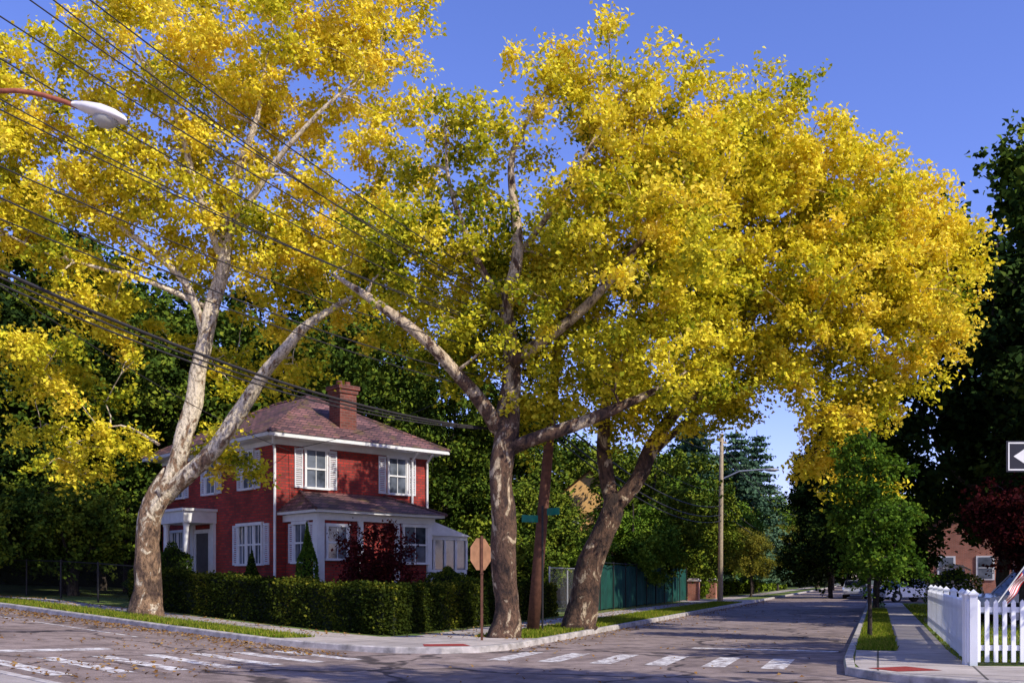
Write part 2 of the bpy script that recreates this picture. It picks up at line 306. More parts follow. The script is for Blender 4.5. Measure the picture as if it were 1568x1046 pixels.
def tree(limbs,blobs,ncl,nleaf,clr,lsize,palette,seed,tone=.5,tz=0,tx=0,mind=.5,spread=.12,sides=12,shell=2.2,droop=.12,thin=1,clear=()):
    rng=np.random.default_rng(seed); mb=MB(); nodes=[];rads=[]
    for L in limbs:
        P=catmull(L,.28); P[:,3]*=thin; nz=rng.normal(0,1,(len(P),3)); 
        for _ in range(3): nz[1:-1]=(nz[:-2]+nz[1:-1]+nz[2:])/3
        P[1:,:3]+=nz[1:]*.09*min(1,L[0][3]*3)
        mb.tube(P[:,:3],P[:,3],sides,noise=.13,rng=rng)
        st=0 if len(L)<3 else int(len(P)*.35)
        for p in P[st:]: nodes.append(p[:3]); rads.append(p[3])
    vol=np.array([b[1][0]*b[1][1]*b[1][2] for b in blobs])**.8; vol*=np.array([b[2] if len(b)>2 else 1 for b in blobs]); vol/=vol.sum()
    cl=[]; tries=0
    while len(cl)<ncl and tries<ncl*30:
        tries+=1; k=rng.choice(len(blobs),p=vol); c,r=blobs[k][0],blobs[k][1]
        d=rng.normal(size=3); d/=np.linalg.norm(d); d*=rng.uniform()**(1/shell)*rng.uniform(.80,1.2)
        p=np.array(c)+d*np.array(r)
        if cl and np.min(np.linalg.norm(np.array(cl)-p,axis=1))<mind: continue
        # leave bare the stretches of big limb that carry no leaves (foliage stays behind / above them)
        if any(np.hypot(p[0]-q[0],p[2]-q[1])<q[2] and p[1]<.5 for q in clear): continue
        cl.append(p)
    cl=np.array(cl); nodes=np.array(nodes); rads=np.array(rads)
    dist=np.array([np.min(np.linalg.norm(nodes-c,axis=1)) for c in cl]); order=np.argsort(dist)
    LC=[];LT=[]
    for idx in order:
        c=cl[idx]; dv=nodes-c; dd=np.linalg.norm(dv,axis=1)+np.maximum(0,nodes[:,2]-c[2])*.8
        j=int(np.argmin(dd)); p=nodes[j]; pr=rads[j]; L=np.linalg.norm(c-p)
        K=max(3,int(L/.35)); r0=min(pr*.75,.015+.016*L+.01)
        ts=np.linspace(0,1,K+1); path=p[None]+(c-p)[None]*ts[:,None]; path[:,2]+=np.sin(ts*math.pi)*.12*L
        wob=rng.normal(0,.05*min(L,1.5),(K+1,3)); wob[0]=0; path+=wob
        rr=r0*(1-ts)+.008
        mb.tube(path,rr,5,cap=False)
        nodes=np.vstack([nodes,path[1:]]); rads=np.concatenate([rads,rr[1:]])
        cr=clr*rng.uniform(.55,1.5); nl=int(nleaf*rng.uniform(.7,1.3)*(cr/clr)**1.5); nt_=8
        dirs=rng.normal(size=(nt_,3)); dirs[:,2]=dirs[:,2]*.6+.2; dirs/=np.linalg.norm(dirs,axis=1)[:,None]; dirs*=rng.uniform(.5,1.5,nt_)[:,None]
        k=rng.integers(0,nt_,nl); tt=rng.uniform(0,1,nl)**.6
        pos=c+dirs[k]*(tt*cr)[:,None]+rng.normal(0,spread,(nl,3)); pos[:,2]-=tt**2*cr*droop*2
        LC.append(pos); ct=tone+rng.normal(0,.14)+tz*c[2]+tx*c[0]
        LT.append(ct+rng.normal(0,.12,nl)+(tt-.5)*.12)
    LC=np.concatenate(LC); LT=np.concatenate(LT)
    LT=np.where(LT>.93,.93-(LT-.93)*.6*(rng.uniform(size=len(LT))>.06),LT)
    return mb,LC,pal(palette,LT),rng
def plant(name,loc,data,lsize,lm=M_leaf,bm_=None,rot=0,scale=1):
    e=empty(name,loc,rot,scale); mb,C,col,rng=data
    mb.obj('trunk_and_limbs',bm_ or M_barkD,e,True)
    leaf_obj('foliage',C,lsize,col,lm,e,rng); return e
# --- left plane tree
L1=[[(0,0,-.2,.66),(0,0,.15,.55),(.05,0,.8,.42),(.05,0,1.7,.37),(.25,0,2.9,.37),(.55,0,3.5,.40),(.8,0,4.1,.33)],
 [(.55,0,3.5,.33),(1.0,.0,4.85,.29),(1.5,.1,6.75,.26),(1.85,.1,8.8,.25),(2.35,0,10.35,.19),(2.6,-.3,12,.14),(3.4,-.6,14.3,.08),(3.8,-.5,16.4,.025)],
 [(.5,0,3.4,.30),(1.5,-.2,4.25,.27),(2.35,-.4,5.05,.25),(3.4,-.6,6.55,.21),(4.35,-.7,7.8,.17),(5.3,-.6,8.65,.11),(6.4,-.4,9.4,.03)],
 [(1.75,.1,8.2,.14),(1.3,-.3,9.6,.12),(.1,-.6,10.7,.09),(-1.6,-.8,11.9,.025)],
 [(2.3,0,10.2,.14),(1.7,-.6,12.3,.11),(1.1,-1.2,14.5,.07),(-.3,-1.2,16.2,.02)],
 [(1.8,.1,9,.1),(.2,-.6,9.6,.07),(-2.2,-.8,10.2,.045),(-4,-.7,11,.02)],
 [(2.4,0,11,.13),(3.8,-.8,12.5,.09),(5.3,-1.3,14,.06),(6.5,-1.2,15.0,.02)],
 [(.4,.1,5,.05),(-.8,.3,5.6,.03),(-2,.5,5.2,.015)]]
B1=[((1.5,0,15.8),(4,3.6,3.2)),((-3,0,13.5),(2.8,3,3.4)),((5.5,0,12.2),(2.7,2.6,2.2)),((2.8,.6,10.8),(3,2.4,1.8)),((-1.3,0,8.9),(2.4,2.2,2)),
    ((-2.2,.6,5.4),(2.0,1.5,1.7),1.1),((6.5,.3,9.4),(2.1,2,1.4)),((5.9,0,16.8),(2.7,3,3),1.1),((0,-.6,11.8),(3,2.2,1.6)),((3.4,1.2,7.6),(1.8,1.6,1.3),1.2),((-5.5,0,9.5),(2,2,2.5),.7),((2.0,0.9,4.9),(1.3,1.0,1.0),.7),((-3.2,.5,7.3),(2,1.8,1.2),.6)]
CL1=[(1.0,5.0,.9),(1.5,6.5,.9),(1.8,7.8,.9),(2.0,9.0,.85),(2.4,10.2,.7),(2.9,5.8,.9),(3.8,7.2,.9),(4.8,8.2,.8)]
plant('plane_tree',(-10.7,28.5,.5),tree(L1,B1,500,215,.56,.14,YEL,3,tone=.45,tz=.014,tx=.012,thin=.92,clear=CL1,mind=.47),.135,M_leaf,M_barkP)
# --- centre plane tree
L2=[[(0,0,-.2,.58),(0,0,.12,.5),(0,0,.7,.38),(-.05,0,2,.36),(-.1,0,3.6,.35),(-.08,0,5.3,.36),(.16,.1,6.6,.25),(0,-.1,8.3,.21),(.3,-.4,9.6,.16),(.1,-.6,11.6,.10),(.5,-.6,12.6,.06),(1.2,-.6,14.0,.02)],
 [(-.1,0,5.2,.24),(-.65,-.4,5.95,.2),(-1.7,-.9,6.9,.17),(-2.55,-1.1,7.7,.15),(-3.3,-1.2,8.3,.11),(-4.2,-1.0,8.9,.03)],
 [(-.05,0,4.7,.22),(1.25,-.4,5.15,.2),(2.55,-.6,5.6,.15),(3.7,-.5,6.1,.09),(4.4,-.4,6.6,.03)],
 [(.1,0,6.9,.2),(1.25,-.4,7.6,.17),(2.2,-.8,8.4,.13),(3.4,-1.1,9.7,.08),(4.3,-1,11.0,.02)],
 [(0,.1,8.3,.12),(-.8,-.3,9.6,.09),(-1.4,-.6,11.2,.06),(-1.5,-.6,12.6,.02)],
 [(.3,0,9.6,.1),(1.4,-.4,11,.08),(2.4,-.6,12.6,.05),(3.0,-.6,13.6,.02)]]
B2=[((-.8,0,12.0),(1.5,1.5,2.2),.6),((2.0,0,13.7),(1.8,1.8,1.7),.85),((3.8,0,12.2),(2,2.2,2)),((0,0.2,8.6),(2.4,2.1,1.7)),((-2.6,0,9.6),(2.0,1.8,1.2)),
    ((3.2,-.5,9.6),(2.6,2.6,2.2)),((3.4,-.4,6.7),(2.3,2,1.0)),((-1.2,.9,7.4),(1.5,1.2,1.0),.8),((.6,.4,6.3),(1.3,1.2,1.1),1.4),((-.2,5.0,10.2),(2.2,1.8,1.6),.6),((-2.4,4,9.0),(1.6,1.4,1.2),.4)]
CL2=[(-.6,5.9,.7),(-1.2,6.4,.75),(-1.8,7.0,.75),(-2.5,7.6,.7),(-3.2,8.2,.55),(.1,6.6,.4),(.1,7.8,.5),(.3,9.3,.5),(.1,11.6,.5)]
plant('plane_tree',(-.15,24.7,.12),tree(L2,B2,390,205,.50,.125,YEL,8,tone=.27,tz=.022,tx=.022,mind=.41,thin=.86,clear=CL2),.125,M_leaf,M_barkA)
# --- right plane tree
L3=[[(0,0,-.2,.62),(0,0,.15,.52),(.08,0,.8,.42),(.2,0,1.6,.38),(.55,0,2.65,.34),(.9,0,3.5,.34),(1.0,0,4.0,.28)],
 [(.9,0,3.5,.24),(.75,.1,4.8,.21),(.7,.1,6.1,.18),(1,.2,7.8,.14),(1.8,.2,9.8,.08),(3,.2,12.0,.03)],
 [(.85,0,3.4,.26),(1.7,-.1,4.4,.23),(2.2,-.2,5.5,.2),(3.1,-.3,6.7,.18),(4.7,-.3,8.6,.12),(6,-.2,10.5,.07),(7.3,-.1,12.0,.02)],
 [(3.1,-.3,6.7,.13),(5,-.6,7.2,.09),(7,-.7,8.2,.05),(9,-.5,9.3,.02)],
 [(1.9,-.1,4.9,.12),(3,.4,6,.1),(4,.6,6.8,.06),(5.4,.6,7.8,.02)],
 [(4.7,-.3,8.6,.1),(5,.2,10.6,.06),(5.2,.6,12.6,.02)]]
B3=[((5.0,0,13.2),(3.1,3,2.4)),((8.2,0,12.3),(2.3,2.5,2.7)),((10.3,0,9.8),(1.5,1.8,1.5),1.0),((7.6,-1,9),(3.1,2.8,2.5)),((4.3,0,9.8),(2.8,2.8,2.4)),
    ((6.9,-1,5.9),(1.2,1.3,1.6),1.4),((3.6,0,7),(1.9,1.8,.8)),((8.3,-.5,7),(1.3,1.6,1.3),1.2),((9.3,0,11.2),(2,2,1.6)),((5,-1.2,7.6),(2,1.8,1)),((7.5,-.8,4.6),(.9,.9,.9),1.2),
    ((1.2,.2,7.0),(1.7,1.5,1.3),1.0),((2.4,-.5,6.0),(1.1,.9,.6),.8),((-.3,2.5,12.0),(1.5,1.6,1.4),.5)]
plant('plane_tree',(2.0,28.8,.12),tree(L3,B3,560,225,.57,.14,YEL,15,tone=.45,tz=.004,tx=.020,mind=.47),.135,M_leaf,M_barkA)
# --- generic trees (shared meshes)
def generic(seed,H,Rr,base,ncl,nleaf,clr,palette,tone=.5,tr=.22,nb=9,ls=.3):
    rng=np.random.default_rng(seed); lim=[[(0,0,-.3,tr*1.5),(.05,0,.4,tr*1.1),(.1,.1,H*.3,tr),(rng.normal(0,.3),0,H*.6,tr*.6),(0,.2,H*.9,tr*.2)]]
    bl=[((0,0,base+(H-base)*.5),(Rr*.6,Rr*.6,(H-base)*.42))]
    for i in range(nb):
        a=2.4*i+rng.uniform(0,.5); h=rng.uniform(.12,.88); rr=Rr*.62*math.sin(math.pi*(.12+.8*h))**.5
        bl.append(((math.cos(a)*rr,math.sin(a)*rr,base+(H-base)*h),(Rr*rng.uniform(.32,.48),)*2+((H-base)*rng.uniform(.12,.19),)))
        if i%2==0: lim.append([(0,0,H*.25+i*.2,tr*.5),(math.cos(a)*rr*.5,math.sin(a)*rr*.5,base+(H-base)*h*.6,tr*.3),(math.cos(a)*rr,math.sin(a)*rr,base+(H-base)*h,tr*.1)])
    mb,C,col,r=tree(lim,bl,ncl,nleaf,clr,ls,palette,seed,tone=tone,mind=clr*.7,spread=clr*.2,sides=8,tz=0)
    return mb,C,col,r,ls
def protos(name,data,lm,bark):
    mb,C,col,r,ls=data; o=mb.obj('trunk_and_limbs',bark); me=o.data; bpy.data.objects.remove(o)
    return (me,leaf_obj('foliage',C,ls,col,lm,'mesh',r))
def inst(name,pr,x,y,s=1,rot=0,z=None,sz=None):
    e=empty(name,(x,y,(g(x)+KZ_) if z is None else z),rot,s)
    if sz: e.scale=(s,s,sz)
    link(bpy.data.objects.new('trunk_and_limbs',pr[0]),e); link(bpy.data.objects.new('foliage',pr[1]),e); return e
pA=protos('a',generic(21,19,6.5,3.0,210,150,1.1,GRN,.60,ls=.31),M_leafb,M_barkD)
pB=protos('b',generic(22,16,6,1.5,210,160,1.05,DGR,.5,ls=.30),M_leafb,M_barkD)
pC=protos('c',generic(23,11,4.5,.8,140,160,.9,GRN,.80,ls=.25),M_leafb,M_barkD)
pD=protos('d',generic(24,5,2.4,.2,80,150,.6,GRN,.65,ls=.18),M_leafb,M_barkD)
pO=protos('o',generic(25,9,3.6,2.5,110,110,.7,OLV,.55,ls=.2,tr=.14),M_leaf,M_barkD)
pL=protos('l',generic(26,10,4,1,130,160,.85,LGR,.65,ls=.23),M_leafb,M_barkD)
rr=random.Random(4)
for x,y,s,p in [(-29,47,1.08,pA),(-21,50,.98,pA),(-14,55,.97,pA),(-7.5,58,.86,pA),(-35,40,1.05,pA),(-40,52,1.15,pA),(-25,41,.85,pB),(-18.5,47,.8,pA),(-1.5,60,.83,pB),
                (-20,58,1.1,pB),(-10,50,.8,pA),(-3.5,50,.66,pA),(-30,36,.7,pA),(-33,60,1.2,pA),(-46,46,1.2,pA)]:
    inst('maple_tree',p,x,y,s,rr.uniform(0,6.28))
for x,y,s in [(-17.5,39,.9),(-20,36,.8),(-24,37,1),(-15,45,1.1),(-1.5,42,.75),(-.5,46,1),(-19,42,1.1),(-27,38,1.1),(0.3,41,.7),(-22,33.5,.6)]:
    inst('shrub',pD,x,y,s,rr.uniform(0,6.28))
for i in range(20): inst('understorey_thicket',pD,-58+i*3.1+rr.uniform(-.7,.7),62+rr.uniform(-2,2)-abs(i-11)*.4,1.45+rr.uniform(-.2,.3),rr.uniform(0,6.28))
for i in range(5,9): inst('understorey_thicket',pD,22+i*3.6,60+i*1.5+rr.uniform(-2,2),1.5,rr.uniform(0,6.28))
for i in range(14): inst('distant_woodland',pB,-30+i*11,185+rr.uniform(-6,6)+(20 if i in(8,9) else 0),1.3,rr.uniform(0,6.28),z=-3)
for x,y,s,p in [(-.5,58,.95,pC),(1,50,.62,pC),(11.5,76,1.1,pL),(9,92,1.35,pC),(15,100,1.3,pC),(21,112,1.3,pL),(29,130,1.5,pC),(38,150,1.5,pL),(18,84,.85,pL),
                (50,160,1.5,pC),(60,165,1.6,pC),(44,135,1.3,pC),(44,110,1.1,pL),(37,92,.9,pC),(52,118,1.3,pC),(70,150,1.5,pC),(-10,80,1.3,pC),(26,165,1.5,pC),(12,140,1.5,pC),(66,125,1.4,pC),(80,120,1.5,pC),
                (14,92,1.3,pL),(22,125,1.7,pC),(18,120,1.6,pL),(27,140,1.8,pC),(34,145,1.6,pL),(12.5,68,.75,pC),(5,84,1.3,pC),(0,74,1.1,pC),(3.4,50,.45,pL),(6.8,54,.62,pL),(8.6,59,.9,pC),(2.2,55,.55,pC)]:
    inst('roadside_tree',p,x,y,s,rr.uniform(0,6.28))
for x,y,s in [(21,92,.9),(24.5,101,.85),(32,118,.95),(30,78,.75),(19,78,.62)]: inst('young_street_tree',pO,x,y,s,rr.uniform(0,6.28))
for x,y,s,p in [(20.0,40,1.08,pB),(27,43,1.15,pA),(18.6,50,.66,pB),(20.3,32,.85,pB),(34,50,1.1,pA),(42,70,1.0,pB),(26,80,.8,pB)]:
    inst('oak_tree',p,x,y,s,rr.uniform(0,6.28))
# shade trees on the near-right corner, out of the photograph but casting its shadows
inst('street_tree',pO,8.3,8.1,.8,1.0,sz=1.35)
inst('oak_tree',pC,26,22,1.15,3.0)
inst('young_street_tree',pO,12.9,16.0,.95,2.0)
# conifers
def conifer(seed,H,Rr,palette,ls):
    rng=np.random.default_rng(seed); mb=MB(); mb.tube([(0,0,-.2),(0,0,H*.5),(0,0,H)],[.25,.15,.02],8); C=[];Tn=[]
    z=1.5
    while z<H*.98:
        f=1-(z/H); n=7
        for k in range(n):
            a=rng.uniform(0,6.28); L=(Rr*f**.8+.3)*rng.uniform(.7,1.1); ts=np.linspace(0,1,5)
            P=np.stack([np.cos(a)*ts*L,np.sin(a)*ts*L,z+ts*L*.12-ts**2*L*.2],1); mb.tube(P,.05*(1-ts)+.01,4,cap=False)
            m=int(45*L); t=rng.uniform(.15,1,m); p=np.stack([np.cos(a)*t*L,np.sin(a)*t*L,z+t*L*.12-t*t*L*.2],1)+rng.normal(0,.16,(m,3))*np.array([1.6,1.6,.5])
            C.append(p); Tn.append(rng.normal(.5,.2)+rng.normal(0,.1,m))
        z+=.55
    C=np.concatenate(C);Tn=np.concatenate(Tn); return mb,C,pal(palette,Tn),rng,ls
pP=protos('p',conifer(5,15,4.2,PIN,.3),M_leafb,M_barkD)
for x,y,s in [(21,92,1.05),(15.5,84,1.1),(26,104,1.15),(18,100,1.2),(23.5,96,.9)]: inst('pine_tree',pP,x,y,s,rr.uniform(0,6))
# sapling
SL=[[(0,0,-.1,.07),(.02,0,.6,.05),(0,0,1.6,.045),(.05,0,3.2,.03),(0,0,5.2,.012)]]
SB=[((0,0,3.2),(.95,.95,1.7)),((.3,0,1.9),(.95,.9,.55)),((-.25,0,4.4),(.55,.55,.9)),((.5,0,2.8),(.9,.7,.6))]
plant('street_sapling',(9.02,24.7,.12),tree(SL,SB,125,75,.32,.11,LGR,31,tone=.42,mind=.22,spread=.07,sides=8),.11,M_leafg,M_barkD)
plant('japanese_maple',(-4.35,31,.2),tree([[(0,0,-.1,.09),(.1,0,.8,.07),(-.1,0,1.8,.05),(0,0,3,.02)],[(0,0,.5,.05),(.6,0,1.5,.03),(1.0,0,2.3,.01)],[(0,0,.5,.05),(-.6,0,1.4,.03),(-1.0,0,2.2,.01)]],
   [((0,0,2.2),(1.1,1,.95)),((.5,0,1.5),(.8,.8,.7)),((-.5,0,1.5),(.8,.8,.7))],85,85,.36,.09,RED,33,tone=.5,mind=.2,spread=.08,sides=7),.10,M_leafg,M_barkD)
plant('copper_beech_tree',(15.9,30.5,.12),tree([[(0,0,-.1,.12),(0,0,1.5,.09),(0,0,4,.03)]],[((0,0,3.4),(1.5,1.6,1.1)),((.6,0,2.3),(1.3,1.3,.8))],100,110,.45,.13,RED,34,tone=.3,mind=.3,spread=.1,sides=7),.13,M_leafg,M_barkD)
# hedge & clipped shrubs
def shrub(name,loc,r,h,n,palette,seed,ls=.07,cone=False,tone=.5):
    rng=np.random.default_rng(seed); e=empty(name,loc)
    d=rng.normal(size=(n,3)); d/=np.linalg.norm(d,axis=1)[:,None]
    lump=1+.08*np.sin(d[:,0]*7+seed)+.08*np.sin(d[:,2]*9+2*seed)
    C=d*lump[:,None]*rng.uniform(.86,1.05,n)[:,None]
    if cone: k=np.clip(1-(C[:,2]+1)/2.1,.05,1)**.6*1.25; C[:,0]*=k; C[:,1]*=k
    C=C*np.array([r,r,h/2])+np.array([0,0,h/2])
    mb=MB(); mb.ell((0,0,h/2),(r*.8,r*.8,h*.44),0,12,8,.05,rng) if not cone else mb.tube([(0,0,0),(0,0,h*.4),(0,0,h*.9)],[r*.75,r*.55,.03],10)
    mb.obj('core',M_core,e); leaf_obj('foliage',C,ls,pal(palette,tone+rng.normal(0,.2,n)),M_leafg,e,rng); return e
M_core=plain('hedge_core',(.010,.016,.005),.95)
def hedge(name,pts,w,h,n,palette,seed,tone=.5,ls=.085,lm=None):
    rng=np.random.default_rng(seed); e=empty(name); mb=MB(); C=[];Tn=[]; kk=ls/.085
    tot=sum((Vector(b)-Vector(a)).length for a,b in zip(pts[:-1],pts[1:]))
    for a,b in zip(pts[:-1],pts[1:]):
        a=np.array(a);b=np.array(b); L=np.linalg.norm(b-a); t=(b-a)/L; nn=np.array([-t[1],t[0]]); k=max(2,int(L/.5/kk)); prev=None
        ext=w*.35
        for i in range(k+1):
            p=a+t*(-ext+(L+2*ext)*i/k); z=g(p[0])+KZ_; q=w/2-.07*kk+rng.normal(0,.012); hh=h-.09*kk
            cur=[(p[0]+nn[0]*q,p[1]+nn[1]*q,z-.15),(p[0]+nn[0]*q,p[1]+nn[1]*q,z+hh),(p[0]-nn[0]*q,p[1]-nn[1]*q,z+hh),(p[0]-nn[0]*q,p[1]-nn[1]*q,z-.15)]
            if prev:
                for m in range(3): mb.face([prev[m],cur[m],cur[m+1],prev[m+1]])
            if i in (0,k): mb.face(cur)
            prev=cur
        m=int(n*L/tot); u=rng.uniform(-w*.4,L+w*.4,m); per=rng.uniform(0,2*h+w,m)
        side=np.where(per<h,1,np.where(per<2*h,-1,0)); off=np.where(side!=0,side*w/2,rng.uniform(-w/2,w/2,m)); zz=np.where(per<h,per,np.where(per<2*h,per-h,h))
        lump=(.04*np.sin(u*2.1/kk+seed)+.035*np.sin(u*5.3/kk+zz*4/kk)+rng.normal(0,.035,m))*kk
        off=off+np.where(side!=0,side*lump,0); zz=zz+np.where(side==0,lump+np.maximum(0,rng.normal(-.02,.05,m))*kk,0)
        P=a[None]+t[None]*u[:,None]+nn[None]*off[:,None]
        gz=np.interp(P[:,0],KX,KZ)+KZ_
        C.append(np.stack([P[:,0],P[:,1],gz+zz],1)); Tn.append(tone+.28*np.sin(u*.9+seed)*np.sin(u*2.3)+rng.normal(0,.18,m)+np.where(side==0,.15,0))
        for en,sg in ((a,-1),(b,1)):
            m2=int(m*w/L*.4)+10; oo=rng.uniform(-w/2,w/2,m2); z2=rng.uniform(0,h,m2); P=en[None]+t[None]*(sg*w*.42+rng.normal(0,.02,m2))[:,None]+nn[None]*oo[:,None]
            C.append(np.stack([P[:,0],P[:,1],np.interp(P[:,0],KX,KZ)+KZ_+z2],1)); Tn.append(tone+rng.normal(0,.15,m2))
    mb.obj('core',M_core,e); C=np.concatenate(C);Tn=np.concatenate(Tn)
    leaf_obj('foliage',C,ls,pal(palette,Tn),lm or M_leafg,e,rng); return e
HG=[(0,(.010,.020,.005)),(.5,(.045,.062,.010)),(.8,(.12,.14,.015)),(1,(.30,.26,.03))]
hedge('privet_hedge',[tq(29,18.65),(-3.37,25.84),so(36,-12.2)],.9,1.22,56000,HG,5,tone=.42)
hedge('boundary_hedge',[(-75,50),(-40,57),(-12,60),(0,62)],2.5,3.6,9000,HG,6,tone=.2,ls=.3,lm=M_leafb)
hedge('boundary_hedge',[(38,70),(50,75),(80,85)],2.5,3.0,5000,HG,7,tone=.2,ls=.3,lm=M_leafb)
hedge('boundary_hedge',[(-20,178),(56,178)],3,6,5000,HG,8,tone=.35,ls=.6,lm=M_leafb)
for i in range(11):
    s=72+i*6.5; x,y=so(s,-12.3); shrub('topiary_shrub',(x,y,KZ_),.75,1.7+.2*math.sin(i*2.1),700,LGR,50+i,.26,cone=(i%3==1),tone=.98)
for x,y,r_,h_,cn,pl,tn in [(-6.75,32.3,.42,2.9,True,LGR,.45),(-9.3,35.0,.35,2.0,True,GRN,.4),(-10.6,35.6,.6,1.1,False,GRN,.5),(-8.4,33.6,.6,1.0,False,GRN,.5),(-5.5,32.6,.6,1.0,False,GRN,.6),(-3.1,33.5,.8,1.3,False,GRN,.7),
                          (-12.9,37.2,.7,2.2,False,GRN,.4),(-1.6,35,.9,1.5,False,GRN,.7),(-2.4,36.2,.8,1.9,False,GRN,.7),(-13.8,37,.8,1.3,False,GRN,.4)]:
    shrub('garden_shrub',(x,y,g(x)+KZ_),r_,h_,int(2600*r_*h_)+500,pl,int(abs(x)*100),.09,cn,tn)
e=shrub('hydrangea_bush',(16.9,37.5,KZ_),.95,1.9,2600,GRN,71,.11,False,.7); rg=np.random.default_rng(3); d=rg.normal(size=(500,3)); d[:,2]=abs(d[:,2]); d/=np.linalg.norm(d,axis=1)[:,None]
d=d[(np.sin(d[:,0]*9)+np.sin(d[:,1]*11)+np.sin(d[:,2]*8))>.3]; leaf_obj('blooms',d*np.array([1,1,1.05])+np.array([0,0,.95]),.13,np.tile([.75,.62,.5],(len(d),1)),M_leafg,e,rg)
# ------------------------------------------------------------------ brick house
A=R(43); house=empty('brick_house',(-8.45,35,0),A); W=6.9; DP=9.6
wl=MB(); wl.bb((0,0,-.3),(W,DP,6.62)); wl.bb((.4,-2.2,-.3),(5.3,-.003,3.86)); wl.obj('walls',M_brick,house)
tr=MB(); gl=MB(); sh=MB()
def window(face,c,zb,zt,w,shut=.34,mull=0,pos=0.0):
    def bx(m,a0,a1,z0,z1,d0,d1,mi=0):
        if face=='R': m.bb((a0,pos-d1,z0),(a1,pos-d0,z1),mi)
        else: m.bb((pos-d1,a0,z0),(pos-d0,a1,z1),mi)
    a0,a1=c-w/2,c+w/2; t=.07
    bx(tr,a0-t,a0,zb,zt,.003,.09); bx(tr,a1,a1+t,zb,zt,.003,.09); bx(tr,a0-t-.04,a1+t+.04,zt,zt+.11,.003,.12); bx(tr,a0-t-.05,a1+t+.05,zb-.08,zb,.003,.15)
    bx(gl,a0,a1,zb,zt,.003,.02); n=mull+1; ww=w/n
    for i in range(n):
        b0=a0+i*ww
        if i: bx(tr,b0-.05,b0+.05,zb,zt,.021,.08)
        zm=(zb+zt)/2; l=b0+(.05 if i else 0); r=b0+ww-(.05 if i<n-1 else 0)
        bx(tr,l,r,zm-.03,zm+.03,.021,.06); 
        bx(tr,l,l+.035,zb,zm-.03,.021,.05); bx(tr,r-.035,r,zb,zm-.03,.021,.05); bx(tr,l,l+.035,zm+.03,zt,.021,.05); bx(tr,r-.035,r,zm+.03,zt,.021,.05)
        mc=(l+r)/2; bx(tr,mc-.012,mc+.012,zb,zm-.03,.021,.04); bx(tr,mc-.012,mc+.012,zm+.03,zt,.021,.04)
    if shut:
        for s0 in (a0-t-.06-shut,a1+t+.06):
            bx(sh,s0,s0+.05,zb-.05,zt+.05,.003,.05); bx(sh,s0+shut-.05,s0+shut,zb-.05,zt+.05,.003,.05)
            for zz in (zb-.05,(zb+zt)/2-.03,zt-.01): bx(sh,s0+.05,s0+shut-.05,zz,zz+.06,.003,.05)
            k=int((zt-zb)/.07)
            for i in range(k): 
                z=zb+.02+i*(zt-zb)/k; bx(sh,s0+.05,s0+shut-.05,z,z+.045,.003,.022+.012*(i%2))
window('R',1.65,4.95,6.3,.85); window('R',5.35,4.95,6.3,.85)
for c in (1.95,5.0,7.9): window('L',c,4.95,6.25,.8)
window('L',1.8,2.15,3.55,1.75,.36,2); window('L',8.0,2.15,3.5,1.1,.3,1)
window('R',1.15,2.3,3.4,.8,0,0,-2.2); window('R',4.55,2.2,3.5,1.05,0,0,-2.2); window('L',-1.1,2.2,3.5,.8,.3,0,.4)
for u in (.4,2.0,3.6,5.1): tr.bb((u-.004,-2.29,.3),(u+.2,-2.203,3.86))
tr.bb((.31,-2.29,.3),(.393,-2.0,3.86)); tr.bb((.3,-2.32,3.62),(5.42,-2.295,3.86)); tr.bb((.28,-2.292,3.62),(.305,-.01,3.86))
tr.bb((-.5,-.5,6.58),(W+.5,DP+.5,6.70)); tr.bb((-.02,-.02,6.40),(W+.02,-.003,6.58)); tr.bb((-.02,-.003,6.40),(-.003,DP,6.58))
for a,b_ in (((-.62,-.62),(W+.62,-.505)),((-.62,-.5),(-.505,DP+.62)),((W+.505,-.5),(W+.62,DP+.62))): tr.bb((*a,6.60),(*b_,6.73))
for (u,v) in ((-.07,-.07),(6.05,-.07),(6.8,-.07)): tr.tube([(u-.3 if u<0 else u,v-.4,6.6),(u-.05,v-.06,6.25),(u,v,6.0),(u,v,.4 if u<0 else 4.2)],.05,8)
tr.bb((.05,-2.62,3.865),(5.65,-.01,3.96))
tr.bb((-1.35,4.55,3.75),(-.01,6.75,4.2)); tr.bb((-1.45,4.45,4.2),(-.01,6.85,4.3))
for v in (4.75,6.55): tr.tube([(-1.15,v,1.0),(-1.15,v,1.15),(-1.15,v,3.6),(-1.15,v,3.75)],[.17,.13,.11,.15],12); tr.bb((-.12,v-.14,1),(-.004,v+.14,3.75))
tr.bb((-.1,4.95,1.0),(-.003,5.08,3.4));tr.bb((-.1,6.22,1.0),(-.003,6.35,3.4));tr.bb((-.1,4.95,3.4),(-.003,6.35,3.55))
tr.obj('white_trim',M_white,house); gl.obj('window_glass',M_glass,house); sh.obj('shutters',M_shut,house)
st=MB(); st.bb((-1.5,4.4,0),(-.01,6.9,1.0)); st.bb((-1.9,4.9,0),(-1.503,6.4,.8)); st.bb((-2.3,4.9,0),(-1.903,6.4,.62)); st.obj('front_steps',M_kerb,house)
dr=MB(); dr.bb((-.06,5.083,1.0),(-.004,6.217,3.397)); dr.obj('front_door',plain('door_paint',(.10,.09,.09),.5),house)
rf=MB(); o_=.64; z0=6.735; zr=9.0; a=(-o_,-o_,z0);b_=(W+o_,-o_,z0);c_=(W+o_,DP+o_,z0);d_=(-o_,DP+o_,z0); r1=(W/2,W/2,zr); r2=(W/2,DP-W/2,zr)
rf.face([a,b_,r1]);rf.face([b_,c_,r2,r1]);rf.face([c_,d_,r2]);rf.face([d_,a,r1,r2]); rf.face([a,d_,c_,b_])
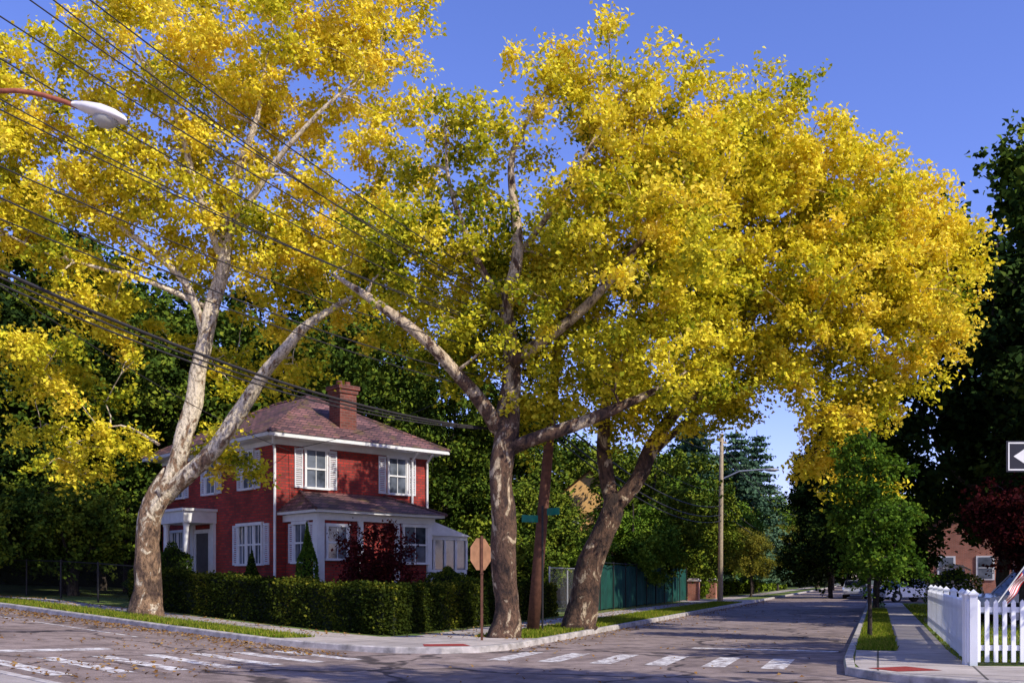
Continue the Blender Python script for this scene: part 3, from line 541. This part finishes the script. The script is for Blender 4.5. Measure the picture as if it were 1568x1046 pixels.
rf.face([(.0,-2.7,3.965),(5.7,-2.7,3.965),(4.7,-.004,4.78),(1.0,-.004,4.78)]); rf.face([(.0,-2.7,3.965),(1.0,-.004,4.78),(0.0,-.004,3.965)]); rf.face([(5.7,-2.7,3.965),(5.7,-.004,3.965),(4.7,-.004,4.78)])
for p,q in ((a,r1),(b_,r1),(c_,r2),(d_,r2),(r1,r2),((0,-2.7,3.965),(1,-.004,4.78)),((5.7,-2.7,3.965),(4.7,-.004,4.78))): rf.tube([(p[0],p[1],p[2]+.01),(q[0],q[1],q[2]+.01)],.06,6)
rf.obj('roof',M_roof,house)
ch=MB(); ch.bb((3.0,.45,6.6),(3.75,1.2,8.7)); ch.bb((2.95,.4,8.7),(3.8,1.25,8.85)); ch.bb((2.9,.35,8.85),(3.85,1.3,9.0)); ch.tube([(3.2,.8,9),(3.2,.8,9.2)],.12,10); ch.tube([(3.55,.8,9),(3.55,.8,9.2)],.12,10); ch.obj('chimney',M_chim,house)
sr=MB(); sr.bb((5.31,-1.6,.2),(7.6,1.0,1.95)); 
for i in range(5): u=5.35+i*.55; sr.bb((u,-1.6,1.953),(u+.1,-1.5,3.1))
for i in range(4): v=-1.45+i*.8; sr.bb((7.5,v,1.953),(7.6,v+.1,3.1))
sr.bb((5.31,-1.62,3.103),(7.62,1.0,3.25))
sr.face([(5.31,-1.7,3.255),(7.75,-1.7,3.255),(5.31,-1.7,3.95)]);sr.face([(5.31,1.1,3.255),(5.31,1.1,3.95),(7.75,1.1,3.255)]); sr.face([(5.31,-1.7,3.95),(7.75,-1.7,3.255),(7.75,1.1,3.255),(5.31,1.1,3.95)])
sr.obj('sunroom',M_white,house); sg=MB(); sg.bb((5.4,-1.55,1.955),(7.55,.9,3.1)); sg.obj('sunroom_glass',M_glass,house)
def house2(name,x,y,w,d,h,rh,wallm,rot,roofm):
    e=empty(name,(x,y,0),rot); m=MB(); m.bb((0,0,0),(w,d,h)); m.face([(0,0,h),(w,0,h),(w/2,0,h+rh)]); m.face([(0,d,h),(w/2,d,h+rh),(w,d,h)]); m.obj('walls',wallm,e)
    q=MB(); oo=.4
    for s_ in (0,1):
        x0=-oo if not s_ else w+oo; q.face([(x0,-oo,h-rh*oo/(w/2)+.02),(w/2,-oo,h+rh+.02),(w/2,d+oo,h+rh+.02),(x0,d+oo,h-rh*oo/(w/2)+.02)])
    q.obj('roof',roofm,e); t=MB(); gg=MB()
    for fl in range(int(h//2.7)):
        for k in range(int(w//2.2)):
            cx=(k+.5)*w/int(w//2.2); z=fl*2.8+1.6; t.bb((cx-.55,-.06,z-.1),(cx+.55,-.003,z+1.5)); gg.bb((cx-.42,-.075,z),(cx+.42,-.063,z+1.4)); t.bb((cx-.42,-.09,z+.68),(cx+.42,-.078,z+.73))
        for k in range(int(d//2.5)):
            cy=(k+.5)*d/int(d//2.5); z=fl*2.8+1.6; t.bb((-.06,cy-.55,z-.1),(-.003,cy+.55,z+1.5)); gg.bb((-.075,cy-.42,z),(-.063,cy+.42,z+1.4))
    t.obj('window_trim',M_white,e); gg.obj('window_glass',M_glass,e); return e
house2('cream_house',2.6,64,5.0,8,6.6,2.0,M_cream,R(-10),M_roof)
house2('orange_brick_house',36,84,8,9,6.2,2.2,M_brick2,R(-25),M_roof)
house2('orange_brick_house',28.0,66,7,8,4.8,1.8,M_brick2,R(-25),M_roof)
# ------------------------------------------------------------------ fences
def picket():
    e=empty('picket_fence'); m=MB(); c0=Vector((7.79,16.7)); run=[(Vector(so(32.5,1.45)),c0),(c0,Vector((16,16.3)))]
    for a,b_ in run:
        L=(b_-a).length; t=(b_-a)/L; rot=Matrix.Rotation(math.atan2(t.y,t.x),3,'Z'); nn=Vector((-t.y,t.x))
        for z in (.3,.95): m.box((*( (a+b_)/2+nn*.03),KZ_+z),(L,.04,.09),0,rot)
        k=int(L/.145)
        for i in range(k+1):
            p=a+t*(i*L/k)-nn*.015; h=1.02; m.box((p.x,p.y,KZ_+.06+h/2),(.072,.022,h),0,rot)
            n=len(m.v); hz=KZ_+.06+h
            c=[Vector((-.036,-.011,0)),Vector((.036,-.011,0)),Vector((.036,.011,0)),Vector((-.036,.011,0)),Vector((0,-.011,.045)),Vector((0,.011,.045))]
            for q in c: q=rot@q; m.v.append((q.x+p.x,q.y+p.y,q.z+hz))
            for f in ((0,1,4),(2,3,5),(1,2,5,4),(3,0,4,5)): m.f.append(tuple(n+i_ for i_ in f)); m.m.append(0)
        k=max(1,round(L/2.3))
        for i in range(k+1):
            p=a+t*(i*L/k)+nn*.07; m.box((p.x,p.y,KZ_+.6),(.12,.12,1.2),0,rot); m.box((p.x,p.y,KZ_+1.215),(.16,.16,.03),0,rot)
            n=len(m.v); 
            for q in [(-.07,-.07,0),(.07,-.07,0),(.07,.07,0),(-.07,.07,0),(0,0,.07)]: q=rot@Vector(q); m.v.append((q.x+p.x,q.y+p.y,KZ_+1.23+q.z))
            for f in ((0,1,4),(1,2,4),(2,3,4),(3,0,4)): m.f.append(tuple(n+i_ for i_ in f)); m.m.append(0)
    m.obj('pickets_and_posts',M_fence,e)
picket()
def chainlink(name,a,b_,h,m_,step=.09):
    e=empty(name); a=Vector(a);b_=Vector(b_); L=(b_-a).length; t=(b_-a)/L; m=MB()
    def P(s,z): q=a+t*s; return (q.x,q.y,g(q.x)+KZ_+z)
    k=max(1,round(L/2.6))
    for i in range(k+1): m.tube([P(i*L/k,-.1),P(i*L/k,h+.06)],.035,8)
    m.tube([P(i*L/k,h) for i in range(k+1)],.022,6)
    s=-h
    w=.004
    while s<L:
        for sg in (1,-1):
            s0,s1=(s,s+h); z0,z1=(0.05,h)
            if sg<0: z0,z1=z1,z0
            if s0<0: z0=z0+(z1-z0)*(-s0)/h; s0=0
            if s1>L: z1=z1-(z1-z0)*(s1-L)/max(1e-3,(s1-s0)); s1=L
            p,q=P(s0,z0),P(s1,z1); m.face([(p[0],p[1],p[2]-w),(q[0],q[1],q[2]-w),(q[0],q[1],q[2]+w),(p[0],p[1],p[2]+w)])
        s+=step
    m.obj('mesh_and_posts',m_,e)
chainlink('chain_link_fence',so(36.3,-12),so(41,-12),1.9,M_galv)
chainlink('chain_link_fence',tq(29.6,18.7),tq(52,18.7),1.35,M_dark,.12)
e=empty('green_screen_fence'); m=MB(); prev=None; n=90
for i in range(n+1):
    s=41+i*24/n; x,y=so(s,-12+.05*math.sin(s*4)+.03*math.sin(s*9)); zt=2.15-.05*abs(math.sin(s*1.2))
    cur=[(x,y,KZ_+.05+.02*math.sin(s*5)),(x,y,KZ_+zt)]
    if prev: m.face([prev[0],cur[0],cur[1],prev[1]])
    prev=cur
m.obj('windscreen',M_teal,e,True); m=MB()
for i in range(11): x,y=so(41+i*2.4,-11.9); m.tube([(x,y,0),(x,y,2.4)],.03,8)
m.tube([(*so(41,-11.9),2.33),(*so(65,-11.9),2.33)],.02,8); m.obj('posts',M_dark,e)
for s,o in ((66,-11.6),(73.5,-11.6)):
    e=empty('brick_gate_pillar',(*so(s,o),KZ_),math.atan2(D.y,D.x)); m=MB(); m.bb((-.35,-.35,-.1),(.35,.35,1.3)); m.obj('shaft',M_brick2,e); m=MB(); m.bb((-.42,-.42,1.3),(.42,.42,1.4)); m.bb((-.3,-.3,1.4),(.3,.3,1.5)); m.obj('cap',M_kerb,e)
# ------------------------------------------------------------------ poles / wires / lamp
def pole(x,y,top,lean,m_,arm_ang,arms=((-.5,1.9),),rad=.16):
    e=empty('utility_pole',(x,y,g(x)+KZ_)); m=MB(); rng=np.random.default_rng(int(abs(x*10)))
    m.tube([(0,0,-.2),(lean*.33,0,top*.33),(lean*.66,0,top*.66),(lean,0,top)],[rad*1.15,rad,rad*.88,rad*.75],12,noise=.03,rng=rng); m.obj('shaft',m_,e,True)
    a=MB(); q=MB(); rot=Matrix.Rotation(arm_ang,3,'Z')
    for dz,L in arms:
        a.box((lean,0,top+dz),(L,.1,.12),0,rot)
        for k in (-.45,-.2,.2,.45): v=rot@Vector((L*k,0,0)); q.tube([(lean+v.x,v.y,top+dz+.06),(lean+v.x,v.y,top+dz+.14),(lean+v.x,v.y,top+dz+.2)],[.03,.05,.03],8)
    a.obj('crossarm',m_,e); q.obj('insulators',M_dark,e); return e
pole(.57,27.7,9.0,.80,M_wood,R(60))
e=pole(13.7,64.5,11.0,.1,M_woodL,R(60)); m=MB(); m.tube([(0.1,0,8),(1.2,-.3,8.5),(2.8,-.6,8.6)],.05,8); m.ell((3.2,-.7,8.55),(.5,.2,.12)); m.obj('lamp_arm',M_galv,e)
pole(-8.5,14.0,11.3,0,M_wood,R(50)); 
wires=[]
def wire(p,q,sag,r): wires.append((p,q,sag,r))
LX,LY=-8.5,14.0
for i,(zl,zr_,dx,r) in enumerate([(11.4,9.0,.6,.013),(11.2,8.9,-.3,.012),(10.8,8.8,.9,.012),(10.4,8.6,0,.012),(9.6,8.5,.3,.012),(9.2,8.4,-.2,.011),(8.9,8.2,0,.012),(8.0,7.7,.1,.012),(7.6,7.0,0,.014),(7.2,6.5,.1,.012)]):
    wire((LX+dx,LY+dx*.6,zl),(1.3-.2+dx*.4,27.7+dx*.6,zr_),.35+.1*(i%3),r)
for k in range(3): wire((LX,LY-.05*k,6.55-.1*k),(1.15,27.6,5.75+.05*k),.75+.06*k,.028 if k==0 else .016)
wire((LX+.1,LY,6.5),(-8.0,35.4,6.2),.3,.010); wire((1.2,27.7,8.2),(-8.0,35.3,6.25),.4,.010)
for zl,zr_,r in ((9.1,11.2,.012),(8.6,10.8,.012),(6.2,7.2,.028),(5.8,6.6,.028),(7.2,8.2,.012),(5.6,6.2,.022)): wire((1.2,27.7,zl),(13.8,64.5,zr_-.8),.9,r)
for zl in (10.5,9.9,6.6,6.0): wire((13.8,64.5,zl),so(140,-9) + (zl,),1.2,.03)
cu=bpy.data.curves.new('power_lines','CURVE'); cu.dimensions='3D'; cu.bevel_depth=1; cu.bevel_resolution=1
for p,q,sag,r in wires:
    sp=cu.splines.new('POLY'); n=28; sp.points.add(n)
    for i in range(n+1):
        t=i/n; sp.points[i].co=(p[0]+(q[0]-p[0])*t,p[1]+(q[1]-p[1])*t,p[2]+(q[2]-p[2])*t-4*sag*t*(1-t),1); sp.points[i].radius=r
cu.materials.append(M_wire); link(bpy.data.objects.new('power_lines',cu))
e=empty('street_lamp',(0,0,0)); m=MB(); m.tube(catmull([(-8.35,14,8.0),(-8.0,14,8.35),(-7.3,14,8.56),(-6.7,14,8.5),(-6.2,14,8.33)],.2),.035,10); m.tube([(-8.35,14,7.3),(-7.4,14,8.5)],.015,6); m.obj('arm',M_rust,e,True)
m=MB(); th=R(17); prof=[(0,.055,.05),(.08,.085,.075),(.2,.14,.10),(.42,.18,.125),(.62,.17,.11),(.76,.12,.07),(.82,.03,.02)]; n=16
for s,w_,h_ in prof:
    for k in range(n):
        a_=2*math.pi*k/n; y_=w_*math.cos(a_); z_=h_*math.sin(a_); z_= z_ if z_>0 else z_*.45
        m.v.append((-6.28+s*math.cos(th)+z_*math.sin(th),14+y_,8.36-s*math.sin(th)+z_*math.cos(th)))
for i in range(len(prof)-1):
    for k in range(n): m.f.append((i*n+k,i*n+(k+1)%n,(i+1)*n+(k+1)%n,(i+1)*n+k)); m.m.append(0)
m.f.append(tuple(range(n))); m.m.append(0); m.obj('lamp_head',M_head,e,True)
m=MB(); m.ell((-5.80,14,8.15),(.19,.14,.12)); m.obj('lens_bowl',M_bowl,e,True)
# signs
def octagon(m,c,r,t,rot,mi=0):
    for sgn,inv in ((t/2,0),(-t/2,1)):
        P=[rot@Vector((r*math.cos(R(22.5+45*k)),sgn,r*math.sin(R(22.5+45*k)))) for k in range(8)]
        P=[(p.x+c[0],p.y+c[1],p.z+c[2]) for p in P]; m.face(P if inv else P[::-1],mi if inv else 1)
    for k in range(8):
        q=[]
        for kk,sg in ((k,t/2),(k+1,t/2),(k+1,-t/2),(k,-t/2)): p=rot@Vector((r*math.cos(R(22.5+45*kk)),sg,r*math.sin(R(22.5+45*kk)))); q.append((p.x+c[0],p.y+c[1],p.z+c[2]))
        m.face(q,0)
e=empty('stop_sign',(-.72,23.4,KZ_)); m=MB(); octagon(m,(-.03,.04,2.06),.41,.006,Matrix.Rotation(R(52),3,'Z')); m.obj('plate',[M_signback,M_redp],e)
m=MB(); m.box((0,0,1.25),(.06,.035,2.5)); m.box((0.0,-.02,1.6),(.09,.03,.03)); m.obj('post',M_wood,e)
e=empty('street_name_sign',(.85,27.5,KZ_)); m=MB(); m.box((.30,-.15,3.35),(.5,.02,.2),0,Matrix.Rotation(R(-50),3,'Z')); m.box((-.35,-.15,3.15),(.5,.02,.2),0,Matrix.Rotation(R(25),3,'Z')); m.obj('blades',M_green,e)
m=MB(); m.tube([(0,-.2,0),(0,-.2,3.5)],.03,8); m.obj('post',M_dark,e)
e=empty('one_way_sign',(7.45,14.0,KZ_)); m=MB(); m.bb((-.4,-.03,3.0),(.42,-.02,3.44),0); m.bb((-.375,-.034,3.02),(.4,-.031,3.04),1);m.bb((-.375,-.034,3.40),(.4,-.031,3.42),1);m.bb((-.375,-.034,3.043),(-.357,-.031,3.397),1);m.bb((.38,-.034,3.043),(.4,-.031,3.397),1)
m.face([(-.30,-.035,3.22),(-.12,-.035,3.10),(-.12,-.035,3.17),(.34,-.035,3.17),(.34,-.035,3.27),(-.12,-.035,3.27),(-.12,-.035,3.34)],1); m.obj('plate',[M_signblk,M_white],e); m=MB(); m.tube([(0.05,0,0),(0.05,0,3.5)],.03,8); m.obj('post',M_galv,e)
# flag
e=empty('american_flag',(13.3,27.0,KZ_)); m=MB(); m.tube([(0,0,0),(0,0,.7),(1.0,0,2.05)],.02,8); m.ell((1.01,0,2.08),(.04,.04,.04)); m.obj('staff',M_white,e)
m=MB(); nc=14
for r_ in range(13):
    for k in range(nc):
        def fp(a,b): return (1.0-a*.62-b*.05+.04*math.sin(b*7), .06*math.sin(a*9+b*5), 2.0-a*.82-b*.42)
        a0,a1=k/nc,(k+1)/nc; b0,b1=r_/13,(r_+1)/13
        m.face([fp(a0,b0),fp(a1,b0),fp(a1,b1),fp(a0,b1)],2 if (k<6 and r_<7) else r_%2)
m.obj('cloth',[M_redp,M_white,M_blue],e,True)
# cars
def car(name,x,y,rot,col,suv=False):
    e=empty(name,(x,y,KZ_),rot); h=1.75 if suv else 1.42; L=4.6; w=.9; bodym,nt,b=mat(name+'_paint'); nt.links.new(ramp(nt,noise(nt,3),[(.3,tuple(c*.93 for c in col)),(.7,col)]),b.inputs['Base Color']); b.inputs['Roughness'].default_value=.25; b.inputs['Coat Weight'].default_value=.6
    belt=.95 if suv else .86
    prof=[(-2.28,.35),(-2.3,.6),(-2.22,belt-.08),(-1.35,belt+.04),(-.9,belt+.06),(1.7,belt+.06),(2.2,belt-.02),(2.3,.65),(2.26,.35)]
    for cx in (1.4,-1.4):
        prof+= [(cx+.40*math.cos(a_),.33+.40*math.sin(a_)) for a_ in [math.pi*i/8 for i in range(9)]]
    m=MB(); n=len(prof); 
    for sy in (-w,w): m.face([(p[0],sy,p[1]) for p in (prof if sy<0 else prof[::-1])])
    for i in range(n): p,q=prof[i],prof[(i+1)%n]; m.face([(p[0],-w,p[1]),(p[0],w,p[1]),(q[0],w,q[1]),(q[0],-w,q[1])])
    m.obj('body',bodym,e)
    g1=[(-1.15,belt+.05),(-.45,h-.03),(1.2 if not suv else 1.85,h-.03),(2.0 if not suv else 2.15,belt+.05)]
    m=MB(); wi=.72
    for sy in (-1,1): m.face([(g1[0][0],sy*(wi+.13),g1[0][1]),(g1[3][0],sy*(wi+.13),g1[3][1]),(g1[2][0],sy*wi,g1[2][1]),(g1[1][0],sy*wi,g1[1][1])])
    for i,j,ws,we in ((0,1,wi+.13,wi),(2,3,wi,wi+.13)): m.face([(g1[i][0],-ws,g1[i][1]),(g1[i][0],ws,g1[i][1]),(g1[j][0],we,g1[j][1]),(g1[j][0],-we,g1[j][1])])
    m.obj('windows',M_glass,e)
    m=MB(); m.bb((g1[1][0]-.05,-wi-.02,h-.035),(g1[2][0]+.05,wi+.02,h+.02))
    for sy in (-1,1):
        for (xa,za),(xb,zb) in ((g1[0],g1[1]),(g1[3],g1[2]),((.35,belt+.05),(.35,h-.03))): m.tube([(xa,sy*(wi+.135),za),(xb,sy*(wi+.01),zb)],.035,6)
    m.obj('roof_and_pillars',bodym,e,bevel=.02)
    m=MB(); k=MB()
    for cx in (-1.4,1.4):
        for sy in (-1,1): m.tube([(cx,sy*.68,.33),(cx,sy*.90,.33)],.33,20); k.tube([(cx,sy*.88,.33),(cx,sy*.915,.33)],.2,12)
    m.obj('tyres',M_black,e); k.bb((-2.33,-.7,.42),(-2.3,.7,.5)); k.obj('wheel_hubs',M_galv,e)
    m=MB(); 
    for sy in (-.65,.65): m.box((-2.3,sy,.68),(.08,.35,.13)); 
    m.obj('headlamps',M_white,e); m=MB()
    for sy in (-.68,.68): m.box((2.27,sy,.75),(.08,.3,.16))
    m.obj('tail_lamps',M_redp,e); return e
car('parked_suv',*so(36.3,5.0),R(4),(.62,.63,.66),True)
car('parked_car',*so(66.5,1.6),R(20),(.85,.85,.88)); 
for q_ in (car('parked_car',*so(83,-1.7),AD,(.35,.36,.4)),car('parked_car',*so(92,-1.7),AD,(.6,.6,.6))): q_.location.z=.005
car('parked_suv',*so(72,5.2),R(20),(.7,.7,.72),True)
# ------------------------------------------------------------------ fallen leaves + grass tufts
rng=np.random.default_rng(9)
def z_at(P,dz): return np.stack([P[:,0],P[:,1],np.interp(P[:,0],KX,KZ)+dz],1)
C=[]
t=rng.uniform(15,45,2200); q=14.4-np.abs(rng.normal(0,.6,2200)); P=np.stack([T.x*t+Q.x*q,T.y*t+Q.y*q],1); C.append(z_at(P,.02))
t=rng.uniform(13,34,2600); q=rng.uniform(6,14.4,2600); P=np.stack([T.x*t+Q.x*q,T.y*t+Q.y*q],1)
kk=(np.sin(P[:,0]*.9+1)+np.sin(P[:,1]*1.3)+rng.normal(0,.5,2600))>.4; C.append(z_at(P[kk],.02))
t=rng.uniform(18,45,1200); q=rng.uniform(14.8,17.9,1200); P=np.stack([T.x*t+Q.x*q,T.y*t+Q.y*q],1); C.append(z_at(P,KZ_+.03))
s=rng.uniform(22,60,1300); o=rng.uniform(-11.4,-7.9,1300); P=np.stack([D.x*s+N.x*o,D.y*s+N.y*o],1); C.append(z_at(P,KZ_+.03))
s=rng.uniform(20,70,700); o=-7.6+np.abs(rng.normal(0,.4,700)); P=np.stack([D.x*s+N.x*o,D.y*s+N.y*o],1); C.append(z_at(P,.02))
s=rng.uniform(12,50,250); o=rng.uniform(-7.5,-.6,250); P=np.stack([D.x*s+N.x*o,D.y*s+N.y*o],1); C.append(z_at(P,.02))
C=np.concatenate(C); LV=[(0,(.12,.06,.02)),(.5,(.30,.15,.05)),(1,(.48,.30,.10))]
leaf_obj('fallen_leaves',C,.075,pal(LV,rng.uniform(0,1,len(C))),M_leaf,None,rng,up=2.5)
def tufts(name,fn,n,h=.09):
    base=fn(n); n=len(base); a=rng.uniform(0,6.28,n); w=rng.uniform(.008,.02,n); hh=h*rng.uniform(.5,1.3,n); l=rng.normal(0,.03,(n,2))
    v=np.zeros((n,3,3)); v[:,0]=base; v[:,1]=base; v[:,2]=base; v[:,0,0]-=np.cos(a)*w; v[:,0,1]-=np.sin(a)*w; v[:,1,0]+=np.cos(a)*w; v[:,1,1]+=np.sin(a)*w; v[:,2,:2]+=l; v[:,2,2]+=hh
    me=bpy.data.meshes.new(name); me.vertices.add(n*3); me.vertices.foreach_set('co',v.ravel()); me.loops.add(n*3); me.loops.foreach_set('vertex_index',np.arange(n*3,dtype=np.int32)); me.polygons.add(n); me.polygons.foreach_set('loop_start',np.arange(0,n*3,3,dtype=np.int32))
    col=pal([(0,(.06,.10,.012)),(.6,(.20,.27,.02)),(1,(.42,.36,.06))],rng.normal(.55,.28,n)); cc=np.ones((n,3,4)); cc[:,:,:3]=col[:,None]; at=me.color_attributes.new('Col','FLOAT_COLOR','POINT'); at.data.foreach_set('color',cc.ravel())
    me.materials.append(M_leafg); me.update(); me.validate(); link(bpy.data.objects.new(name,me))
def vl(n): t=rng.uniform(18,48,n); q=rng.uniform(14.8,16.12,n); return z_at(np.stack([T.x*t+Q.x*q,T.y*t+Q.y*q],1),KZ_)
def vr(n): s=rng.uniform(23,62,n); o=rng.uniform(-9.62,-7.9,n); return z_at(np.stack([D.x*s+N.x*o,D.y*s+N.y*o],1),KZ_)
def vs(n): s=rng.uniform(21.5,50,n); o=rng.uniform(-.42,.38,n); return z_at(np.stack([D.x*s+N.x*o,D.y*s+N.y*o],1),KZ_)
def vf(n): s=rng.uniform(19,60,n); o=rng.uniform(1.35,8,n); return z_at(np.stack([D.x*s+N.x*o,D.y*s+N.y*o],1),KZ_)
tufts('grass_verge',vl,26000); tufts('grass_verge',vr,30000); tufts('grass_verge',vs,16000); tufts('grass_verge',vf,25000)
# ------------------------------------------------------------------ light, sky, camera
SUN=Vector((.76,-.65)).normalized(); EL=R(39)
sd=Vector((SUN.x*math.cos(EL),SUN.y*math.cos(EL),math.sin(EL)))
su=bpy.data.lights.new('sun','SUN'); su.energy=5.0; su.angle=R(.5); su.color=(1,.94,.82); so_=bpy.data.objects.new('sun',su); so_.rotation_euler=(-sd).to_track_quat('-Z','Y').to_euler(); so_.location=(20,-10,40); link(so_)
w=bpy.data.worlds.new('World'); scene.world=w; w.use_nodes=True; nt=w.node_tree; bg=nt.nodes['Background']
sky=nt.nodes.new('ShaderNodeTexSky'); sky.sky_type='NISHITA'; sky.sun_disc=False; sky.sun_elevation=EL; sky.sun_rotation=math.atan2(SUN.x,SUN.y); sky.air_density=1.0; sky.dust_density=.3; sky.ozone_density=2.0
hs=nt.nodes.new('ShaderNodeHueSaturation'); hs.inputs['Saturation'].default_value=1.12; nt.links.new(sky.outputs[0],hs.inputs['Color'])
tint=mix(nt,hs.outputs[0],(1.22,1.04,1.62),1.0,'MULTIPLY'); nt.links.new(tint,bg.inputs[0]); bg.inputs[1].default_value=.15
cam=bpy.data.cameras.new('camera'); cam.sensor_width=36; cam.lens=34.44; cam.shift_y=.2312; cam.clip_end=4000; co=bpy.data.objects.new('camera',cam); co.location=(0,0,1.6); co.rotation_euler=(R(90),0,0); link(co); scene.camera=co
scene.view_settings.view_transform='Standard'; scene.view_settings.look='None'; scene.view_settings.exposure=0
